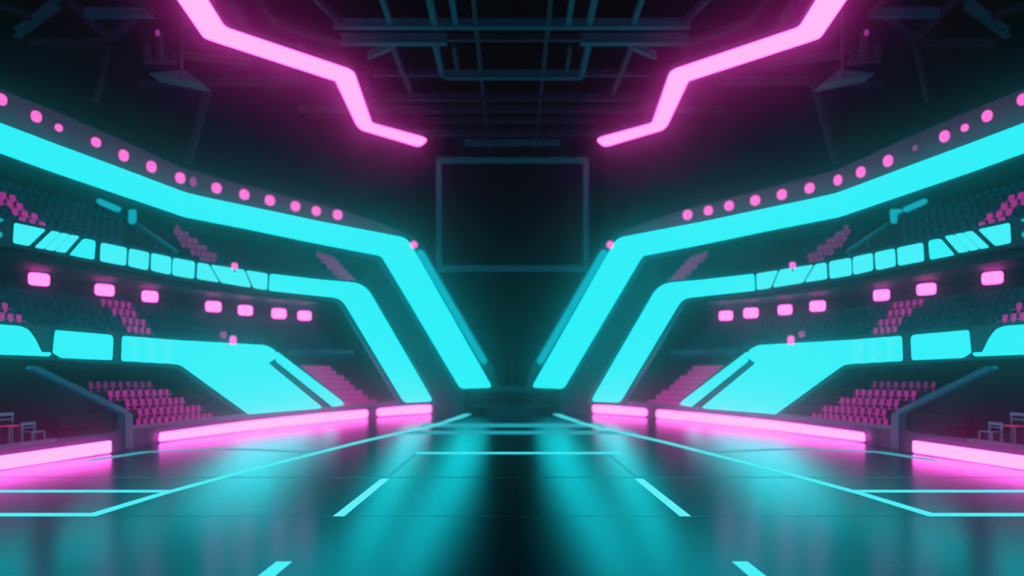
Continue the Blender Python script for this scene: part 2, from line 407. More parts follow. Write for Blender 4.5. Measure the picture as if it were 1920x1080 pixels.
for side in ('left', 'right'):
    neon('neon_light_band', [(-420, 68), (0, 231), (100, 269), (200, 306), (290, 340), (350, 362.5), (400, 374), (475, 389.5), (600, 416), (763, 447), (922, 726), (864, 728), (716, 479), (600, 457), (475, 431), (347, 406), (250, 373), (100, 322), (0, 286), (-420, 138)],
         T3, side, f'widest cyan light band, along the uppermost gallery, {side} side of the court', rad=[0, 0, 0, 0, 0, 10, 8, 0, 0, 14, 7, 7, 6, 0, 0, 8, 6, 0, 0, 0], cat='light band')
    neon('neon_light_bar', [(780, 473), (786, 467), (794, 470), (914, 676), (910, 684), (902, 681)], T3, side, f'thin cyan light bar beside the widest sloping band, {side} of the screen', 'cyan_dim', 3, 'light bar', border=1.5)
    # middle gallery
    neon('neon_light_box', [(-150, 376), (-4, 408), (7, 411), (5, 416), (-3, 415), (-3, 432), (4, 436), (5, 443), (-2, 447), (-150, 420)], T2, side, f'cyan panel cut off by the {side} edge, middle gallery', 'cyan_dim', 3)
    neon('neon_light_box', [(28, 418), (86, 430.5), (54, 461), (26, 455)], T2, side, f'cyan panel with one slanting end, outermost of the middle gallery, {side} side', rad=4, mat='cyan_light')
    tl, tr, br, bl = Vector((98, 433)), Vector((149, 443.5)), Vector((122.5, 474)), Vector((66, 463.5))
    subs = []
    for k in range(3):
        a, b = k / 3 + (0.015 if k else 0), (k + 1) / 3 - (0.03 if k < 2 else 0)
        subs.append(([tuple(tl.lerp(tr, a)), tuple(tl.lerp(tr, b)), tuple(bl.lerp(br, b)), tuple(bl.lerp(br, a))], 'cyan_light', 'light_segment'))
    neon('neon_light_box', [tuple(tl), tuple(tr), tuple(br), tuple(bl)], T2, side, f'cyan panel of three slanted stripes, middle gallery, {side} side', subs=subs, rad=3)
    neon('neon_light_box', [(158, 447.5), (179, 452), (176, 486), (132, 477.5)], T2, side, f'cyan panel like a sliced triangle beside slanted stripes, {side} side', rad=[6, 5, 3, 3])
    SQ = [[(190.5, 455), (238, 465), (236, 498), (188.5, 489)], [(243.5, 466), (280, 474), (277.5, 506.5), (241.5, 498.5)],
          [(285, 474.5), (321, 482.5), (320, 515), (284, 506.5)], [(325.5, 483.5), (365.5, 491), (364, 522.5), (324, 515.5)]]
    wds = ['widest of four square cyan panels, next to the sliced triangle panel', 'second square cyan panel from the sliced triangle panel', 'third square cyan panel from the sliced triangle panel', 'fourth square cyan panel, next to the long slit panel']
    for q, w in zip(SQ, wds):
        neon('neon_light_box', q, T2, side, w + f', {side} stand', mat='cyan_light', rad=5, group='square panels of the middle gallery')
    neon('neon_light_box', [(371.5, 492.5), (502, 513.5), (500.5, 543.5), (370, 522.5)], T2, side, f'long cyan panel with two dark slanting slits, middle gallery, {side} side', rad=4,
         subs=[([(371.5, 492.5), (391, 495.8), (411, 529), (370, 522.5)], 'cyan_light', 'light_segment'), ([(395.5, 496.5), (458, 506.3), (471, 538.8), (415.5, 529.8)], 'cyan_light', 'light_segment'), ([(462, 507), (502, 513.5), (500.5, 543.5), (476, 539.6)], 'cyan_light', 'light_segment')])
    neon('neon_light_band', [(507, 514), (600, 525), (684, 532.5), (811, 752), (759, 754), (641, 558.5), (580, 552), (505, 544)], T2, side, f'angled cyan band turning down from the middle gallery, {side} of the screen',
         rad=[4, 0, 24, 7, 7, 16, 0, 3], cat='light band')
    # lower gallery
    neon('neon_light_box', [(-500, 573), (-100, 602), (0, 609), (38, 612), (53, 618), (66, 636), (78, 661), (97, 661.5), (92, 667.5), (0, 664), (-500, 645)], T1, side, f'cyan panel with curved end at the {side} edge, lower gallery',
         rad=[0, 0, 0, 10, 8, 0, 2, 3, 2, 0, 0])
    neon('neon_light_box', [(105, 619.5), (212, 629), (210, 674.5), (116, 670.5), (101, 661)], T1, side, f'single broad cyan panel with clipped corner, lower gallery, {side} side', rad=[4, 8, 4, 3, 3])
    r = neon('neon_light_box', [(231, 630.5), (338, 639), (497, 648), (516, 657), (516.5, 671), (502, 681), (614, 773), (484, 788), (338, 682.5), (229, 676)], T1, side, f'largest cyan panel, spreading down to the court, {side} side', rad=[5, 0, 4, 6, 6, 2, 2, 2, 8, 4])
    sg_ = sgx(side)
    for a, b, t in ((246, 258, 'cyan_light'), (276, 288, 'cyan_light'), (303, 322, 'cyan_light')):
        q = [(a, 631.5 + (a - 231) * 0.073), (b, 631.5 + (b - 231) * 0.073), (b, 676.5 + (b - 231) * 0.055), (a, 676.5 + (a - 231) * 0.055)]
        o = child('bright_stripe', slab(q, T1, sg_, 0.135, 0.01), t, r); o['label'] = 'paler vertical stripe'
    neon('neon_light_bar', [(518, 659), (649, 759), (641, 766), (629, 765.5), (518, 676)], T1, side, f'narrow cyan bar along the largest cyan panel, {side} side', rad=[4, 4, 3, 3, 4], cat='light bar', border=1.5)

# ------------------------------------------------------------------ boundary wall, ledges, pink strips
for side in ('left', 'right'):
    s = sgx(side)
    def base(px, up=0.0):
        p, _ = P0.at(px); return HY + (H - up) * F / p.y
    xs = [-500, -250, -100, 0, 50, 100, 150, 210, 240, 300, 350, 400, 450, 500, 550, 600, 650, 690, 730, 760, 815]
    top = {-500: 1010, -250: 905, -100: 858, 0: 838, 50: 831, 100: 824, 150: 818, 210: 812, 240: 803, 300: 797, 350: 792, 400: 786.5, 450: 781.5, 500: 777, 550: 773, 600: 769, 650: 764, 690: 760, 730: 756, 760: 753.5, 815: 749}
    P = [(x, top[x]) for x in xs] + [(x, base(x, -0.0)) for x in reversed(xs)]
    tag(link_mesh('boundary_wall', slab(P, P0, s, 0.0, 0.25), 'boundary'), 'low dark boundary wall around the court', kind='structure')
    # ledge caps
    P = [(x, top[x] - 3.5) for x in xs if x >= 240] + [(x, top[x] + 3) for x in reversed(xs) if x >= 240]
    tag(origin_to(link_mesh('ledge_cap', slab(P, P0, s, 0.08, 0.4), 'ledge')), f'grey-blue ledge along the low wall by the pink seats, {side} side', 'ledge')
    P = [(-300, 898), (-100, 857), (0, 836), (107, 822), (107, 828.5), (0, 843), (-100, 866), (-300, 910)]
    tag(origin_to(link_mesh('ledge_cap', slab(P, P0, s, 0.10, 0.3), 'ledge')), f'short grey ledge rail below the steel chairs, {side} side', 'ledge')
    neon('pink_light_strip', [(-420, 915), (0, 855), (209, 826), (209, 848.5), (0, 881), (-420, 975)], P0, side, f'nearest pink light strip, beneath the dark box, {side} of the court', 'pink', 4, 'light strip', proud=0.24, border=1.0)
    neon('pink_light_strip', [(300, 811.5), (400, 798), (480, 788), (600, 775.5), (690, 768), (690, 783.5), (600, 792.5), (480, 805), (400, 815.5), (299, 828)], P0, side, f'longest pink light strip, foot of the lower stand, {side} of the court', 'pink', [4, 0, 0, 0, 6, 6, 0, 0, 0, 4], 'light strip', proud=0.24, border=1.0)
    neon('pink_light_strip', [(707, 766.5), (760, 762), (809, 759), (809, 774), (760, 777), (707, 780.5)], P0, side, f'shortest pink light strip, beside the stage, {side} of the court', 'pink', [6, 0, 6, 6, 0, 6], 'light strip', proud=0.24, border=1.0)

    # dark box beside the near strip: sloping rail, post, black panel, deck
    r = root('dugout_enclosure', f'black enclosure with sloping top rail behind the nearest pink strip, {side} side', 'enclosure', (s * P0.at(120)[0].x, P0.at(120)[0].y, 0))
    B0 = P0.offset(3.2)
    child('back_panel', slab([(-500, 700), (66, 690), (230, 769), (236, 775), (236, 812), (-500, 960)], B0, s, 0, 0.15), 'black', r)
    child('sloping_rail', slab([(63, 686), (74, 687), (238, 768), (249, 779), (241, 783), (234, 776), (60, 692)], P0, s, 0.1, 0.35), 'rail', r)
    b0 = base(243)
    child('corner_post', slab([(235.5, 776), (249, 777), (249, b0), (235.5, b0)], P0, s, 0.12, 0.4), 'rail', r)
    # deck under the chairs
    bm = bmesh.new(); a, b = P0.offset(0.25).p, P0.offset(3.1).p; prev = None
    for p, q, c in zip(a, b, P0.pxs()):
        if c > 215: break
        if c < -700: continue
        v = [bm.verts.new((s * p.x, p.y, 0.0)), bm.verts.new((s * q.x, q.y, 0.0)), bm.verts.new((s * q.x, q.y, 0.7)), bm.verts.new((s * p.x, p.y, 0.7))]
        if prev:
            for j in range(4): bm.faces.new((prev[j], prev[(j + 1) % 4], v[(j + 1) % 4], v[j]))
        else: bm.faces.new(v)
        prev = v
    bm.faces.new(prev)
    child('deck', bm, 'black', r)

# ------------------------------------------------------------------ steel chairs on the deck
def chair_parts(r, h, sg, red=False):
    """open steel chair frame, seat height about 0.6 h, built round the root"""
    w = 0.62
    def bar(nm, a, b, t=0.06, m='steel'):
        q = bmesh.new(); add_bar(q, a, b, t); link_mesh(nm, q, m, r)
    for x in (-w / 2, w / 2):
        bar('leg', (x, -0.28, 0), (x, -0.28, h * 0.62)); bar('leg', (x, 0.28, 0), (x, 0.28, h))
    q = bmesh.new(); add_box(q, (0, 0, h * 0.62), (w + 0.06, 0.62, 0.06)); bmesh.ops.bevel(q, geom=list(q.edges), offset=0.015, segments=2, affect='EDGES')
    o = link_mesh('seat', q, 'red' if red else 'steel', r)
    if red: o['label'] = 'red seat pad'
    q = bmesh.new(); add_box(q, (0, 0.28, h * 0.95), (w + 0.1, 0.07, 0.14)); add_box(q, (0, 0.28, h * 0.80), (w, 0.04, 0.05))
    link_mesh('backrest', q, 'steel', r)

for side in ('left', 'right'):
    s = sgx(side)
    for px, off, h, red, w in ((20, 1.5, 1.65, True, 'taller steel chair with red seat pad'), (62, 0.9, 1.15, False, 'low open steel chair frame')):
        p, i = P0.offset(off).at(px); n = P0.normal(0 if p.y < 14 else i)
        r = root('steel_chair', f'{w} above the ledge rail, {side} side', 'chair', (s * p.x, p.y, 0.70))
        chair_parts(r, h, s, red)
        d = P0.normal(4); r.rotation_euler[2] = math.atan2(d.y, s * d.x) - math.pi / 2

# ------------------------------------------------------------------ stage, end screen
bm = bmesh.new()
r = root('stage_platform', 'low dark stage across the far end of the court', 'stage', (0, 64.9, 0))
add_box(bm, (0, 70.65, 1.35), (17.1, 11.9, 2.70)); child('platform_body', bm, 'fascia', r)
bm = bmesh.new(); add_box(bm, (0, 70.6, 2.73), (17.4, 12.2, 0.12)); child('platform_top', bm, 'frame_teal', r)
bm = bmesh.new(); add_box(bm, (0, 64.55, 1.15), (10.6, 0.25, 2.3)); child('front_recess', bm, 'black', r)
bm = bmesh.new(); add_box(bm, (0, 64.3, 0.85), (8.0, 0.5, 0.35)); add_box(bm, (0, 64.1, 0.30), (5.4, 0.9, 0.60)); child('front_step', bm, 'fascia', r)

r = root('hanging_screen', 'large dark rectangular screen in a teal frame, hung above the far end', 'screen', (0, 58.0, H + 10.7))
Ys = 58.0
def zof(py, Y): return H + (HY - py) * Y / F
x0, x1 = (818 - CX) / F * Ys, (1103.5 - CX) / F * Ys
zt, zb = zof(296, Ys), zof(508.5, Ys)
bm = bmesh.new(); add_box(bm, ((x0 + x1) / 2, Ys + 0.15, (zt + zb) / 2), (x1 - x0 - 0.2, 0.3, zt - zb - 0.2)); child('screen_face', bm, 'screen', r)
t = 0.56
for nm, c, sz in (('frame_bar', ((x0 + x1) / 2, Ys, zt - t / 2), (x1 - x0, 0.5, t)), ('frame_bar', ((x0 + x1) / 2, Ys, zb + t / 2), (x1 - x0, 0.5, t)),
                  ('frame_bar', (x0 + t / 2, Ys, (zt + zb) / 2), (t, 0.5, zt - zb - 2 * t)), ('frame_bar', (x1 - t / 2, Ys, (zt + zb) / 2), (t, 0.5, zt - zb - 2 * t))):
    bm = bmesh.new(); add_box(bm, c, sz); bmesh.ops.bevel(bm, geom=list(bm.edges), offset=0.06, segments=2, affect='EDGES'); child(nm, bm, 'frame_teal', r)
for x in (x0 + 2.2, x1 - 2.2):
    bm = bmesh.new(); add_bar(bm, (x, Ys + 0.1, zt), (x, Ys + 0.1, H + 26), 0.12); child('hanger', bm, 'beam_dim', r)

# ------------------------------------------------------------------ floor lines
def G(px, py):
    Y = H * F / (py - HY); return Vector(((px - CX) / F * Y, Y))
def floor_line(pts, w, label, mat='line_cyan', name='floor_light_line', cat='floor line', mirror=False, z=0.004):
    pts = [Vector(((-p.x if mirror else p.x), p.y)) for p in pts]
    ws = w if isinstance(w, (list, tuple)) else [w] * len(pts)
    bm = bmesh.new(); L, R = [], []
    for i, p in enumerate(pts):
        if i == 0: t = (pts[1] - p).normalized(); m = 1
        elif i == len(pts) - 1: t = (p - pts[i - 1]).normalized(); m = 1
        else:
            a, b = (p - pts[i - 1]).normalized(), (pts[i + 1] - p).normalized(); t = (a + b).normalized(); m = 1 / max(0.5, t.dot(b))
        n = Vector((-t.y, t.x)) * ws[i] / 2 * m
        L.append(bm.verts.new((*(p + n), z))); R.append(bm.verts.new((*(p - n), z)))
    for i in range(len(pts) - 1): bm.faces.new((L[i], R[i], R[i + 1], L[i + 1]))
    r = bmesh.ops.extrude_face_region(bm, geom=list(bm.faces))
    for g in r['geom']:
        if isinstance(g, bmesh.types.BMVert): g.co.z = 0.0005
    o = origin_to(link_mesh(name, bm, mat)); return tag(o, label, cat)

for side in ('left', 'right'):
    mi = side == 'right'
    side_pts = [G(-120, 965), G(175, 965), G(300, 927), G(450, 886), G(600, 848), G(670, 830), G(740, 814), G(800, 801), G(835, 792)]
    floor_line(side_pts, [0.42, 0.42, 0.40, 0.42, 0.5, 0.6, 0.7, 0.8, 0.8], f'bright cyan court sideline with a corner in front, {side} side', mirror=mi)
    floor_line([G(835, 791), G(860, 783), G(878, 776)], [0.8, 0.9, 0.9], f'far end of the court sideline near the stage, {side} side', 'line_cyan', mirror=mi)
    floor_line([G(-120, 921), G(-10, 921), G(315, 921)], 0.45, f'short cyan cross line running out from the sideline, {side} side', mirror=mi, z=0.003)
    arc = [G(160, 864), G(210, 857), G(270, 848), G(340, 844), G(400, 842), G(470, 843), G(540, 846), G(596, 849)]
    floor_line(arc, [0.7, 0.75, 0.75, 0.75, 0.7, 0.6, 0.5, 0.4], f'curved cyan line outside the sideline near the pink strip, {side} side', 'line_dim', mirror=mi, z=0.003)
    xd = (722 - CX) / F * G(722, 898).y
    floor_line([Vector((xd, G(0, 968).y)), Vector((xd, G(0, 898).y))], 0.32, f'farther bright cyan dash on the court, {side} of centre', 'line_bright', 'floor_light_dash', 'floor line', mirror=mi)
    floor_line([Vector((xd + 0.05, 8.5)), Vector((xd + 0.05, G(0, 1053).y))], 0.34, f'nearer cyan dash at the bottom of the view, {side} of centre', 'line_cyan', 'floor_light_dash', 'floor line', mirror=mi)
    floor_line([Vector((xd, G(0, 896).y)), Vector((xd, G(0, 850).y))], 0.14, f'thin dim line joining dash and centre cross line, {side} side', 'line_dim', mirror=mi, z=0.002)
floor_line([G(780, 849.5), G(1165, 849.5)], 0.8, 'middle cyan cross line on the court, widest apart from the stage', 'line_cyan', z=0.003)
floor_line([G(740, 811), G(1190, 811)], 2.6, 'broad dim cyan cross line, nearer of the far pair', 'line_dim', z=0.002)
floor_line([G(790, 797.5), G(1130, 797.5)], 3.8, 'broad dim cyan cross line nearest the stage', 'line_dim', z=0.002)

# ------------------------------------------------------------------ pink lamps
def lens(bm, c, fwd, rx, rz, depth, n=16, sq=2.2):
    """superellipse lens facing fwd"""
    f = Vector((fwd[0], fwd[1], 0)).normalized(); sd = Vector((-f.y, f.x, 0)); up = Vector((0, 0, 1)); c = Vector(c)
    rings = []
    for d, k in ((0, 1.0), (depth * 0.7, 1.0), (depth, 0.8)):
        ring = []
        for j in range(n):
            a = 2 * math.pi * j / n; ca, sa = math.cos(a), math.sin(a)
            u = abs(ca) ** (2 / sq) * (1 if ca >= 0 else -1); v = abs(sa) ** (2 / sq) * (1 if sa >= 0 else -1)
            ring.append(bm.verts.new(c + sd * u * rx * k + up * v * rz * k + f * d))
        rings.append(ring)
    for a, b in zip(rings, rings[1:]):
        for j in range(n): bm.faces.new((a[j], a[(j + 1) % n], b[(j + 1) % n], b[j]))
    bm.faces.new(rings[-1]); bm.faces.new(list(reversed(rings[0])))

ORD = ['first', 'second', 'third', 'fourth', 'fifth', 'sixth', 'seventh', 'eighth', 'ninth', 'tenth', 'eleventh', 'twelfth', 'thirteenth', 'fourteenth', 'fifteenth', 'sixteenth', 'seventeenth']
LEFT_DOTS = [(3, 187, 11, 11, 0), (68, 219, 11, 11, 0), (110, 240, 8, 7, 0), (180, 267, 10, 9, 1), (232, 292, 10, 11, 0), (284, 313, 10, 11, 0), (338, 334, 10, 10.5, 0), (362, 341, 7, 9, 2), (406, 353, 10, 10, 0), (458, 365, 10, 10, 1),
             (506, 376, 10, 10, 1), (554, 387, 9.5, 9.5, 1), (593, 396, 9, 9, 1), (633, 403, 9.5, 9.5, 1), (776, 459, 7, 7, 1)]
RIGHT_DOTS = [(1917, 187, 11, 11, 0), (1851, 218, 11, 11, 0), (1809, 240, 8, 7, 0), (1771, 256, 10.5, 11, 0), (1716, 278, 5, 5, 2), (1665, 302, 10, 11, 0), (1614, 323, 9.5, 10.5, 0), (1571, 338, 8.5, 10, 1), (1518, 353, 10, 10, 0), (1466, 365, 10, 10, 0),
              (1416, 376, 10, 10, 1), (1367, 386, 9.5, 9.5, 1), (1328, 395, 9, 9, 1), (1289, 403, 9.5, 9.5, 1), (1144, 459, 7, 7, 1)]
for side, dots in (('left', LEFT_DOTS), ('right', RIGHT_DOTS)):
    s = sgx(side)
    for k, (px, py, rx, rz, dim) in enumerate(dots):
        q = px if side == 'left' else 2 * CX - px
        p, i = T3.at(q); n = T3.normal(i); p = T3.offset(-0.25).at(q)[0]
        z = H + (HY - py) * p.y / F; rr = rz * p.y / F
        # widen along the wall so that the round lens still reads round from the court
        f = (Vector((0, 6)) - p).normalized(); sd = Vector((-f.y, f.x)); rw = 0.94 * rx * p.y ** 2 / (F * abs(sd.x * p.y - p.x * sd.y)); rr *= 0.96
        fwd = (s * f.x, f.y)
        size = 'small' if rx < 9 else 'large'
        bright = ('bright', 'medium', 'dim')[dim]
        where = f'at the tip of the thin cyan bar, {side} of the screen' if k == len(dots) - 1 else f'{ORD[k]} counted from the {side} edge'
        lab = f'small pink floodlight at the tip of the thin cyan bar, {side} of the screen' if k == len(dots) - 1 else f'{size} {bright} pink floodlight, {where}, uppermost parapet'
        r = root('parapet_floodlight', lab, 'floodlight', (s * p.x, p.y, z - rr), f'pink floodlights on the {side} parapet')
        # {bright} pink floodlight, {where}, uppermost parapet', 'floodlight', (s * p.x, p.y, z - rr), f'pink floodlights on the {side} parapet')
        bm = bmesh.new(); lens(bm, (s * p.x, p.y, z), fwd, rw, rr, 0.12); child('lens', bm, ('pink_dot', 'pink_dot', 'pink_faint')[dim] if dim != 1 else 'pink_dot', r)
        bm = bmesh.new(); lens(bm, (s * (p.x - f.x * 0.12), p.y - f.y * 0.12, z), fwd, rw * 1.06, rr * 1.06, 0.11); child('housing', bm, 'housing', r)

LEFT_L = [(73, 524, 20, 11.5), (196, 544, 18, 10.5), (281, 556, 15, 10), (400, 575, 14.5, 9.5), (460, 582, 13.5, 9), (523, 588, 13.5, 9), (571, 592, 12.5, 8.5)]
RIGHT_L = [(1861, 521.5, 20, 11.5), (1737, 542.5, 18, 10.5), (1653, 553.5, 15, 10), (1533, 574, 14.5, 9.5), (1472, 581, 13, 9), (1408, 587, 13.5, 9), (1361, 592, 12.5, 8.5)]
LP = T2.offset(2.2)
for side, lst in (('left', LEFT_L), ('right', RIGHT_L)):
    s = sgx(side)
    for k, (px, py, rx, rz) in enumerate(lst):
        q = px if side == 'left' else 2 * CX - px
        p, i = LP.at(q); n = LP.normal(i); z = H + (HY - py) * p.y / F; rr = rz * p.y / F
        # turn the lamp towards the court
        f = Vector((-p.x * 0.75 - n.x * 8, -p.y * 0.75 - n.y * 8)).normalized()
        sd = Vector((-f.y, f.x)); rw = rx * p.y ** 2 / (F * abs(sd.x * p.y - p.x * sd.y))
        r = root('soffit_lamp', f'wide rounded pink lamp under the middle gallery, {ORD[k]} from the {side} edge', 'lamp', (s * p.x, p.y, z - rr), f'pink lamps under the {side} gallery')
        bm = bmesh.new(); lens(bm, (s * p.x, p.y, z), (s * f.x, f.y), rw, rr, 0.14, 24, 5.0); child('lens', bm, 'pink_lamp', r)
        bm = bmesh.new(); lens(bm, (s * (p.x - f.x * 0.10), p.y - f.y * 0.10, z), (s * f.x, f.y), rw * 1.06, rr * 1.08, 0.09, 24, 5.0); child('housing', bm, 'housing', r)
        bm = bmesh.new(); add_bar(bm, (s * p.x, p.y, z + rr), (s * p.x, p.y, H + 5.95), 0.10); child('hanger', bm, 'beam_dim', r)

# small pink beacons on posts, and small cyan lights under the upper gallery
for side, lst in (('left', [(440, 499, 6, 6, T2, 'small pink beacon on the rim of the middle gallery'), (437, 638, 6.5, 8.5, T1, 'tall pink beacon on the rim of the lower gallery'), (419, 628, 6, 6, T1, 'dimmer pink beacon beside the tall one')]),
                  ('right', [(1486, 497.5, 6, 6, T2, 'small pink beacon on the rim of the middle gallery'), (1483, 638, 6.5, 8.5, T1, 'tall pink beacon on the rim of the lower gallery'), (1503, 627, 6, 6, T1, 'dimmer pink beacon beside the tall one')])):
    s = sgx(side)
    for px, py, rx, rz, pl, lb in lst:
        q = px if side == 'left' else 2 * CX - px
        d = 0.25 if 'dim' not in lb else -0.8
        p, i = pl.offset(-d).at(q); z = H + (HY - py) * p.y / F; rr = rz * p.y / F; rw = rx * p.y ** 2 / (F * p.length)
        f = Vector((-p.x, -p.y)).normalized()
        r = root('beacon_light', f'{lb}, {side} side', 'beacon', (s * p.x, p.y, z - rr - 0.25))
        bm = bmesh.new(); lens(bm, (s * p.x, p.y, z), (s * f.x, f.y), rw, rr, 0.1, 16, 3.0); child('lens', bm, 'pink_dot' if 'dim' not in lb else 'pink_faint', r)
        bm = bmesh.new(); add_bar(bm, (s * p.x, p.y, z - rr - 0.25), (s * p.x, p.y, z - rr), 0.09); child('post', bm, 'rail', r)
    S3 = T3.offset(1.5)
    neon('gallery_light_bar', [(181, 375), (187, 372), (227, 389), (227, 396), (221, 398), (184, 382)], S3, side, f'short slanting cyan light bar under the uppermost gallery, {side} side', 'cyan_dim', 4, 'light bar', border=1.2)
    up = [(242, 393), (256, 393), (256, 419), (248, 421), (241, 417)] if side == 'left' else [(229, 392), (250, 392), (252, 397), (250, 419), (239, 419), (238, 400), (229, 399)]
    neon('gallery_light_bar', up, S3, side, f'short upright cyan light bar under the uppermost gallery, {side} side', 'cyan_dim', 4, 'light bar', border=1.2)
    # stair rail of the upper stand
    pa, _ = T2.offset(4.0).at(255); pb, _ = T2.offset(0.7).at(332)
    bm = bmesh.new(); za, zb_ = zof(420, pa.y), zof(474, pb.y)
    add_bar(bm, (s * pa.x, pa.y, za), (s * pb.x, pb.y, zb_), 0.22)
    r = root('stair_rail', f'thin blue stair rail slanting down the upper stand, {side} side', 'rail', (s * pb.x, pb.y, zb_ - 0.6))
    child('handrail', bm, 'rail', r)
    for t in (0.05, 0.5, 0.95):
        q_ = pa.lerp(pb, t); zz = za + (zb_ - za) * t
        bm = bmesh.new(); add_bar(bm, (s * q_.x, q_.y, zz - 0.6), (s * q_.x, q_.y, zz), 0.08); child('post', bm, 'rail', r)
    # teal rail between middle stand and far pink seats
    bm = slab([(540, 655.5), (665, 656.5), (664, 664), (540, 665)], T1, s, 0.1, 0.12)
    tag(origin_to(link_mesh('guard_rail', bm, 'rail')), f'straight teal guard rail above the far pink seats, {side} side', 'rail')

# ------------------------------------------------------------------ seats
def seat_mesh():
    bm = bmesh.new()
    w, n = 0.36, 6
    # backrest: tapered shell with a rounded top, faces -Y
    prof = [(0.24, 0.26), (0.31, 0.34), (0.35, 0.46), (0.34, 0.56), (0.24, 0.62)]
    rows = []
    for k, (ww, z) in enumerate(prof):
        row = []
        for j in range(n + 1):
            u = j / n * 2 - 1
            row.append(bm.verts.new((u * ww / 2, 0.10 + 0.05 * (z - 0.24) - 0.05 * u * u, z)))
        rows.append(row)
    for a, b in zip(rows, rows[1:]):
        for j in range(n): bm.faces.new((a[j], a[j + 1], b[j + 1], b[j]))
    # seat pan, slightly dished
    rows = []
    for y, dz, ww in ((0.10, 0.0, 0.30), (-0.05, -0.02, 0.35), (-0.18, -0.01, 0.35), (-0.24, -0.05, 0.28)):
        rows.append([bm.verts.new(((j / 4 * 2 - 1) * ww / 2, y, 0.30 + dz - 0.02 * (1 - abs(j / 4 * 2 - 1)))) for j in range(5)])
    for a, b in zip(rows, rows[1:]):
        for j in range(4): bm.faces.new((a[j], a[j + 1], b[j + 1], b[j]))
    r = bmesh.ops.solidify(bm, geom=list(bm.faces), thickness=0.035)
    add_box(bm, (0, 0.05, 0.14), (0.06, 0.10, 0.28)); add_box(bm, (0, 0.03, 0.015), (0.26, 0.26, 0.03))
    bmesh.ops.recalc_face_normals(bm, faces=bm.faces)
    return bm

SEATS = []     # (x, y, z, rot, colour, side, label, group, size)
def in_poly(p, poly):
    c = False; j = len(poly) - 1
    for i in range(len(poly)):
        (xi, yi), (xj, yj) = poly[i], poly[j]
        if (yi > p[1]) != (yj > p[1]) and p[0] < (xj - xi) * (p[1] - yi) / (yj - yi) + xi: c = not c
        j = i
    return c
def px_of(X, Y, Z): return (CX + F * X / Y, HY - F * (Z - H) / Y)
ROWW = ['front row', 'second row', 'third row', 'fourth row', 'fifth row', 'sixth row', 'seventh row', 'top row']
def seat_rows(plan, R, step, decide):
    for k in range(R['rows']):
        pl = plan.offset(R['off0'] + R['depth'] * (k + 0.55))
        for p, i in pl.walk(step, 0.13 * (k % 3)):
            if p.y < 14: continue
            n = pl.normal(i); z = R['z0'] + R['rise'] * k
            px = px_of(p.x, p.y, z + 0.45)
            if px[0] < -70: continue
            d = decide(px, k, p)
            if not d: continue
            col, lb, gp = d
            for side in ('left', 'right'):
                s = sgx(side)
                SEATS.append((s * p.x, p.y, z, math.atan2(n.y, s * n.x) - math.pi / 2, col, side, f'{lb}, {ROWW[k]}, {side} stand', f'{gp}, {side} side', 1 / p.y, px))

def dec_low(px, k, p):          # courtside block behind the low wall
    if not (205 < px[0] < 415 or (k >= 3 and 150 < px[0] < 340)): return None
    right = 318 + (px[1] - 732) * 1.75
    if px[0] > right: return None
    if px[0] < 254 and px[1] + 9 > 687 + (px[0] - 74) * 0.49: return None
    if k == 5 or (k == 4 and px[0] > 290): return None
    return ('pink' if k < 4 else 'dusk', 'magenta seat below the largest cyan panel', 'magenta courtside seats')  # topmost row uses the dim material, its shade put into the colour
def dec_far(px, k, p):
    l = 540 + (px[1] - 690) * 1.2; r = 622 + (px[1] - 690) * 1.30
    if l < px[0] < r: return ('pinkdim', 'magenta seat in the far courtside block by the narrow cyan bar', 'magenta far courtside seats')
def dec_mid(px, k, p):
    x, y = px
    if x > 640: return None
    if 182 + (y - 555) * 0.98 < x < 230 + (y - 555) * 0.90 and y > 545: return ('pink2', 'magenta seat in the aisle block of the middle stand', 'magenta aisle seats')
    if x < 45 and y > 562 and x < 12 + (y - 565) * 0.85: return ('pink', 'magenta seat above the curved cyan panel, middle stand', 'magenta seats at the picture edge')
    return ('teal', 'dark teal seat in the middle stand', 'teal seats of the middle stand')
def dec_top(px, k, p, dusk=False):
    x, y = px
    if dusk != (330 <= x): return None
    if dusk:
        if 314 + (y - 442) * 1.5 < x < 360 + (y - 442) * 1.3 and x < 410: return ('dusk', 'dusky purple seat in the stair block of the upper stand', 'purple stair block seats')
        if 606 + (y - 488) * 0.9 < x < 632 + (y - 488) * 1.0 and x < 668: return ('dusk', 'dusky purple seat high by the bend of the middle band', 'purple far upper seats')
        return None
    if (y - 362) * 0.95 - 12 < x < (y - 362) * 1.15 + 18 and y > 358: return ('pink', 'magenta seat in the upper stand near the edge', 'magenta upper seats')
    if x < 235: return ('teal', 'dark teal seat in the upper stand', 'teal seats of the upper stand')
seat_rows(P0, R0, 0.55, dec_low)
seat_rows(P0, R0B, 0.40, dec_far)
seat_rows(T1, R1, 0.52, dec_mid)
seat_rows(T2, R2, 0.50, dec_top)
seat_rows(T2, R2, 0.38, lambda a, b, c: dec_top(a, b, c, True))
base_bm = seat_mesh(); tmp = bpy.data.meshes.new('seat_shape'); base_bm.to_mesh(tmp); base_bm.free()
MESH = {}
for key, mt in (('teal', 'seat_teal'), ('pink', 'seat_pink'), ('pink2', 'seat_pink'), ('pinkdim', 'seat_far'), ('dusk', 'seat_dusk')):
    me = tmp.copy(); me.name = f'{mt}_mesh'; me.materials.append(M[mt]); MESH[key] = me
bpy.data.meshes.remove(tmp)
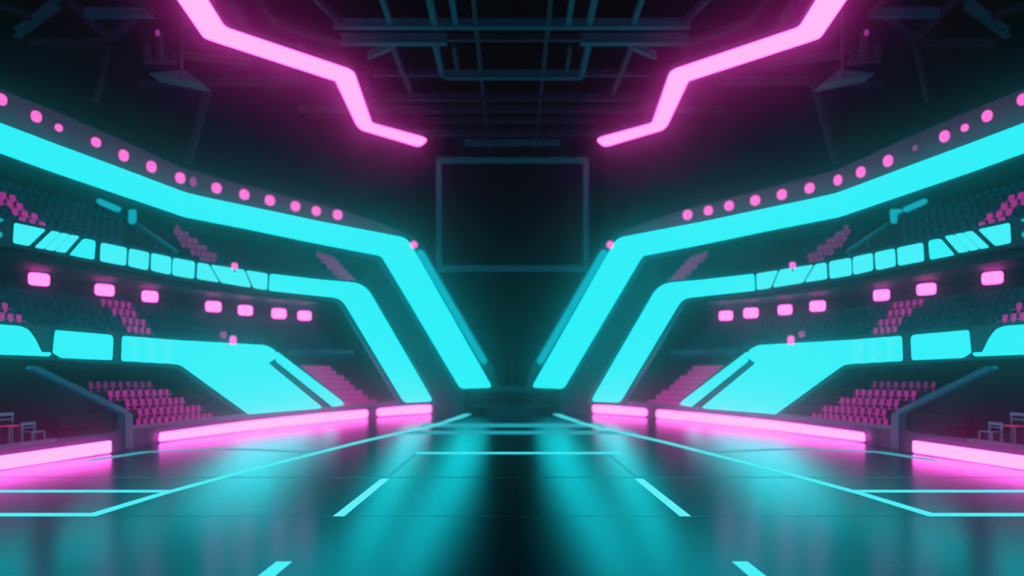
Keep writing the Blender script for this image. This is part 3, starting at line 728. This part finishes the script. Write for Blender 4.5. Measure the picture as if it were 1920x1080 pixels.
def make_seats(keys, name, limit):
    lst = [q for q in SEATS if q[4] in keys]
    lst.sort(key=lambda q: -q[8])
    keep, rest = lst[:limit], lst[limit:]
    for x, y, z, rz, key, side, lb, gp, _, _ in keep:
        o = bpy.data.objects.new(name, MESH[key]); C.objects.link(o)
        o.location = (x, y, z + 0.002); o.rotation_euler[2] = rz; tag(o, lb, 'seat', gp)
    if rest:
        bm = bmesh.new()
        for x, y, z, rz, key, *_ in rest:
            n0, f0 = len(bm.verts), len(bm.faces); bm.from_mesh(MESH[key]); bm.verts.ensure_lookup_table(); bm.faces.ensure_lookup_table()
            for f in bm.faces[f0:]: f.material_index = keys.index(key)
            c, s_ = math.cos(rz), math.sin(rz)
            for v in bm.verts[n0:]:
                X, Y_, Z_ = v.co; v.co = Vector((x + X * c - Y_ * s_, y + X * s_ + Y_ * c, z + 0.002 + Z_))
        me = bpy.data.meshes.new(name + '_rest'); bm.to_mesh(me); bm.free()
        for key in keys: me.materials.append(MESH[key].materials[0])
        o = bpy.data.objects.new('distant_seating', me); C.objects.link(o)
        tag(o, f'remaining small {"dark teal" if "teal" in keys else "purple-pink"} seats in the distant rows of the stands', 'seating', kind='stuff')
    print('SEATS', name, len(lst))
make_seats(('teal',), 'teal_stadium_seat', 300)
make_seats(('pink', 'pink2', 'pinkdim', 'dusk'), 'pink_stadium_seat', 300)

# ------------------------------------------------------------------ pink zigzag lights under the roof
ZR = 22.0
def RP(px, py, z=ZR):
    Y = F * z / (HY - py); return Vector(((px - CX) / F * Y, Y))
for side in ('left', 'right'):
    s = sgx(side)
    inner = [(300, -70), (333, 0), (382, 71), (401, 78), (629, 152), (669, 236), (678, 244), (787, 276)]
    outer = [(801, 264), (793, 259), (697, 233), (664, 138), (652, 131), (428, 56), (419, 50), (388, 0), (350, -70)]
    poly = rounded(inner + outer, [0, 0, 6, 3, 0, 5, 3, 8, 8, 5, 5, 6, 4, 5, 2, 0, 0], 3)
    r = root('zigzag_ceiling_light', f'glowing pink zigzag light hung under the roof, {side} of centre', 'ceiling light', (s * -16.0, 42.0, H + ZR))
    def plate(pts, z0, z1):
        bm = bmesh.new(); vs = []
        for x, y in pts:
            g = RP(x, y); vs.append(bm.verts.new((s * g.x, g.y, z0)))
        bm.faces.new(vs); q = bmesh.ops.extrude_face_region(bm, geom=list(bm.faces))
        for g in q['geom']:
            if isinstance(g, bmesh.types.BMVert): g.co.z = z1
        bmesh.ops.triangulate(bm, faces=[f for f in bm.faces if len(f.verts) > 4]); return bm
    child('diffuser', plate(poly, H + ZR, H + ZR + 0.1), 'pink_roof', r)
    child('housing', plate(grow(poly, 1.5), H + ZR + 0.1, H + ZR + 0.45), 'housing', r)
    for px, py in ((400, 40), (520, 100), (648, 145), (690, 236), (780, 262)):
        g = RP(px, py); bm = bmesh.new(); add_bar(bm, (s * g.x, g.y, H + ZR + 0.4), (s * g.x, g.y, H + 24.0), 0.12); child('hanger', bm, 'beam_dim', r)

# ------------------------------------------------------------------ roof steel
ZB = 24.0
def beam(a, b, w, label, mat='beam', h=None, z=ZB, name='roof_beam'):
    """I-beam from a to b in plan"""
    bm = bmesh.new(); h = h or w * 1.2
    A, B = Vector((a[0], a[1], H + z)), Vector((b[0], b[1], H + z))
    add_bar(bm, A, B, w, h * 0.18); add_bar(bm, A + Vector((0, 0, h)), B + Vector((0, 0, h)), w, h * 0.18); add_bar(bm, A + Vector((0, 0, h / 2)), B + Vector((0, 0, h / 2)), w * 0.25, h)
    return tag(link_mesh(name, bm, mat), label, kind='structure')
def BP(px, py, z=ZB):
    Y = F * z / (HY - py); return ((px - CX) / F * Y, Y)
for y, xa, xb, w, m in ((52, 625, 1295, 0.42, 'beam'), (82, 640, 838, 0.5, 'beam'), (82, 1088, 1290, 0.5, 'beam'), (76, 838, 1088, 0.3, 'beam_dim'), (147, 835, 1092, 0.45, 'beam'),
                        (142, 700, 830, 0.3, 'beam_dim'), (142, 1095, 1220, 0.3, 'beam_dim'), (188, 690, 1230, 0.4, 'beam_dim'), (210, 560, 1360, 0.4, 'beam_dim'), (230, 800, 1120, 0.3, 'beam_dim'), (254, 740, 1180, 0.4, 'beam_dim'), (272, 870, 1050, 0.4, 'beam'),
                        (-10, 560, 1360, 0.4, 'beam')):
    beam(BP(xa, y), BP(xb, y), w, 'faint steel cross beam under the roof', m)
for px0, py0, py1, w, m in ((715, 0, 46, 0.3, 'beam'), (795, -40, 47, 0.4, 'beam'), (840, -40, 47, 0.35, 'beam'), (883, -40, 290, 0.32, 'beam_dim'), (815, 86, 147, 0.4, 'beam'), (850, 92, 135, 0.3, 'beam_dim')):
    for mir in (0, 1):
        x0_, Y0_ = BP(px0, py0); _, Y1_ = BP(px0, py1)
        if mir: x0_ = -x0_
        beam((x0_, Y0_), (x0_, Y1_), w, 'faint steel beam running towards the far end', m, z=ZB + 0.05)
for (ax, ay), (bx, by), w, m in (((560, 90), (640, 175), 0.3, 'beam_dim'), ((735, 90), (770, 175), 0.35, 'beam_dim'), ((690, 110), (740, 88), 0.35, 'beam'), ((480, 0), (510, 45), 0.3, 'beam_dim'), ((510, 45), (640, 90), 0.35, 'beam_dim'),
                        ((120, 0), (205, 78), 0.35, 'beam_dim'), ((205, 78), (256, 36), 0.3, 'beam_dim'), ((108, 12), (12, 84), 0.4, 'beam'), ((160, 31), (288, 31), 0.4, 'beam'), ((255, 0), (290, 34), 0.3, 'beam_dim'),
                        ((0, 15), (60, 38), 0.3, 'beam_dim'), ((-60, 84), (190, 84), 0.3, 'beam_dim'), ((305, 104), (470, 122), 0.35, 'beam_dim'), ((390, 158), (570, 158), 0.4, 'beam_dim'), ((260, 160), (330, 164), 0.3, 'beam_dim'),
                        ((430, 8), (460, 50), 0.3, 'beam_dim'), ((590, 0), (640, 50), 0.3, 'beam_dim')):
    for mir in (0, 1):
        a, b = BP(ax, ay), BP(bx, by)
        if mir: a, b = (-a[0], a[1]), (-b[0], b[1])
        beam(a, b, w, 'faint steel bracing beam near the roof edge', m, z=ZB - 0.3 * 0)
# loudspeaker rigs hanging at the roof edge, and slanting pylons
for side in ('left', 'right'):
    s = sgx(side)
    Yr = 38.0
    def Q3(px, py, Y=Yr): return Vector((s * (px - CX) / F * Y, Y, H + (HY - py) * Y / F))
    r = root('equipment_rig', f'dim hanging equipment rig with pink status light, {side} roof edge', 'rig', Q3(320, 150))
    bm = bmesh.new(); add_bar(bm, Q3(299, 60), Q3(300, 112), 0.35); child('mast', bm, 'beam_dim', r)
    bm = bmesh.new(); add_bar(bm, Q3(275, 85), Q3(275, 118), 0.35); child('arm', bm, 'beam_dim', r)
    bm = bmesh.new()
    a = [Q3(278, 137), Q3(345, 130), Q3(378, 156), Q3(330, 147)]
    vs = [bm.verts.new(v) for v in a]; bm.faces.new(vs)
    q = bmesh.ops.extrude_face_region(bm, geom=list(bm.faces))
    for g in q['geom']:
        if isinstance(g, bmesh.types.BMVert): g.co.y += 1.2
    child('speaker_wing', bm, 'beam', r)
    bm = bmesh.new(); lens(bm, Q3(296, 62, Yr - 0.3), (0, -1), 0.14, 0.2, 0.1); child('status_light', bm, 'pink_faint', r)
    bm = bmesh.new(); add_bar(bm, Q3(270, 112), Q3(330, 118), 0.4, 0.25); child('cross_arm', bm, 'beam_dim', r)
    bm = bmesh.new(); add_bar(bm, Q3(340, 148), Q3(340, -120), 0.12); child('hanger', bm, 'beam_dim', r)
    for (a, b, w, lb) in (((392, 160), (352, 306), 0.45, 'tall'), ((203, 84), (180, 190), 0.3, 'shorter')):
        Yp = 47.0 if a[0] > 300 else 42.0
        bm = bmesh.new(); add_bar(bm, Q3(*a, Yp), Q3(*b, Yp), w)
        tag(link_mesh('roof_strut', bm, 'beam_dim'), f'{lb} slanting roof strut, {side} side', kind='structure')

# ------------------------------------------------------------------ light and haze
w = bpy.data.worlds.new('arena_air'); bpy.context.scene.world = w; w.use_nodes = True
nt = w.node_tree; nt.nodes.clear(); out = nt.nodes.new('ShaderNodeOutputWorld')
bg = nt.nodes.new('ShaderNodeBackground'); bg.inputs[0].default_value = (0.01, 0.02, 0.03, 1); bg.inputs[1].default_value = 0.05
nt.links.new(bg.outputs[0], out.inputs['Surface'])
HAZE = 0.006
if HAZE:
    v = nt.nodes.new('ShaderNodeVolumeScatter'); v.inputs['Density'].default_value = HAZE; v.inputs['Anisotropy'].default_value = 0.93
    v.inputs['Color'].default_value = (0.95, 1.0, 1.0, 1)
    nt.links.new(v.outputs[0], out.inputs['Volume'])

def area(name, loc, rot, size, col, power):
    l = bpy.data.lights.new(name, 'AREA'); l.shape = 'RECTANGLE'; l.size, l.size_y = size; l.color = col; l.energy = power
    o = bpy.data.objects.new(name, l); o.location = loc; o.rotation_euler = rot; C.objects.link(o); return o

# ------------------------------------------------------------------ camera
cam = bpy.data.cameras.new('camera'); co = bpy.data.objects.new('camera', cam); C.objects.link(co)
co.location = (0, 0, H); co.rotation_euler = (math.pi / 2, 0, 0)
cam.sensor_width = 36; cam.lens = F / 1920 * 36; cam.shift_y = (HY - 540) / 1920; cam.clip_end = 400
cam.dof.use_dof = True; cam.dof.focus_distance = 17.0; cam.dof.aperture_fstop = 0.16
sc = bpy.context.scene; sc.camera = co
sc.view_settings.view_transform = 'Standard'; sc.view_settings.look = 'None'
sc.cycles.use_denoising = True
vs_ = sc.view_settings; vs_.use_curve_mapping = True
cm = vs_.curve_mapping; cm.extend = 'HORIZONTAL'
for ch, pts in ((0, ((0.03, 0.008), (0.15, 0.125), (1.0, 1.0))), (1, ((0.02, 0.006), (0.07, 0.046), (1.0, 0.87))), (2, ((0.02, 0.0065), (0.07, 0.048), (1.0, 0.94)))):
    cv = cm.curves[ch]
    cv.points[-1].location = pts[-1]
    for q in pts[:-1]: cv.points.new(*q)
    for q in cv.points: q.handle_type = 'VECTOR'
cm.update()
sc.cycles.max_bounces = 6; sc.cycles.volume_bounces = 0
sc.cycles.sample_clamp_indirect = 4.0
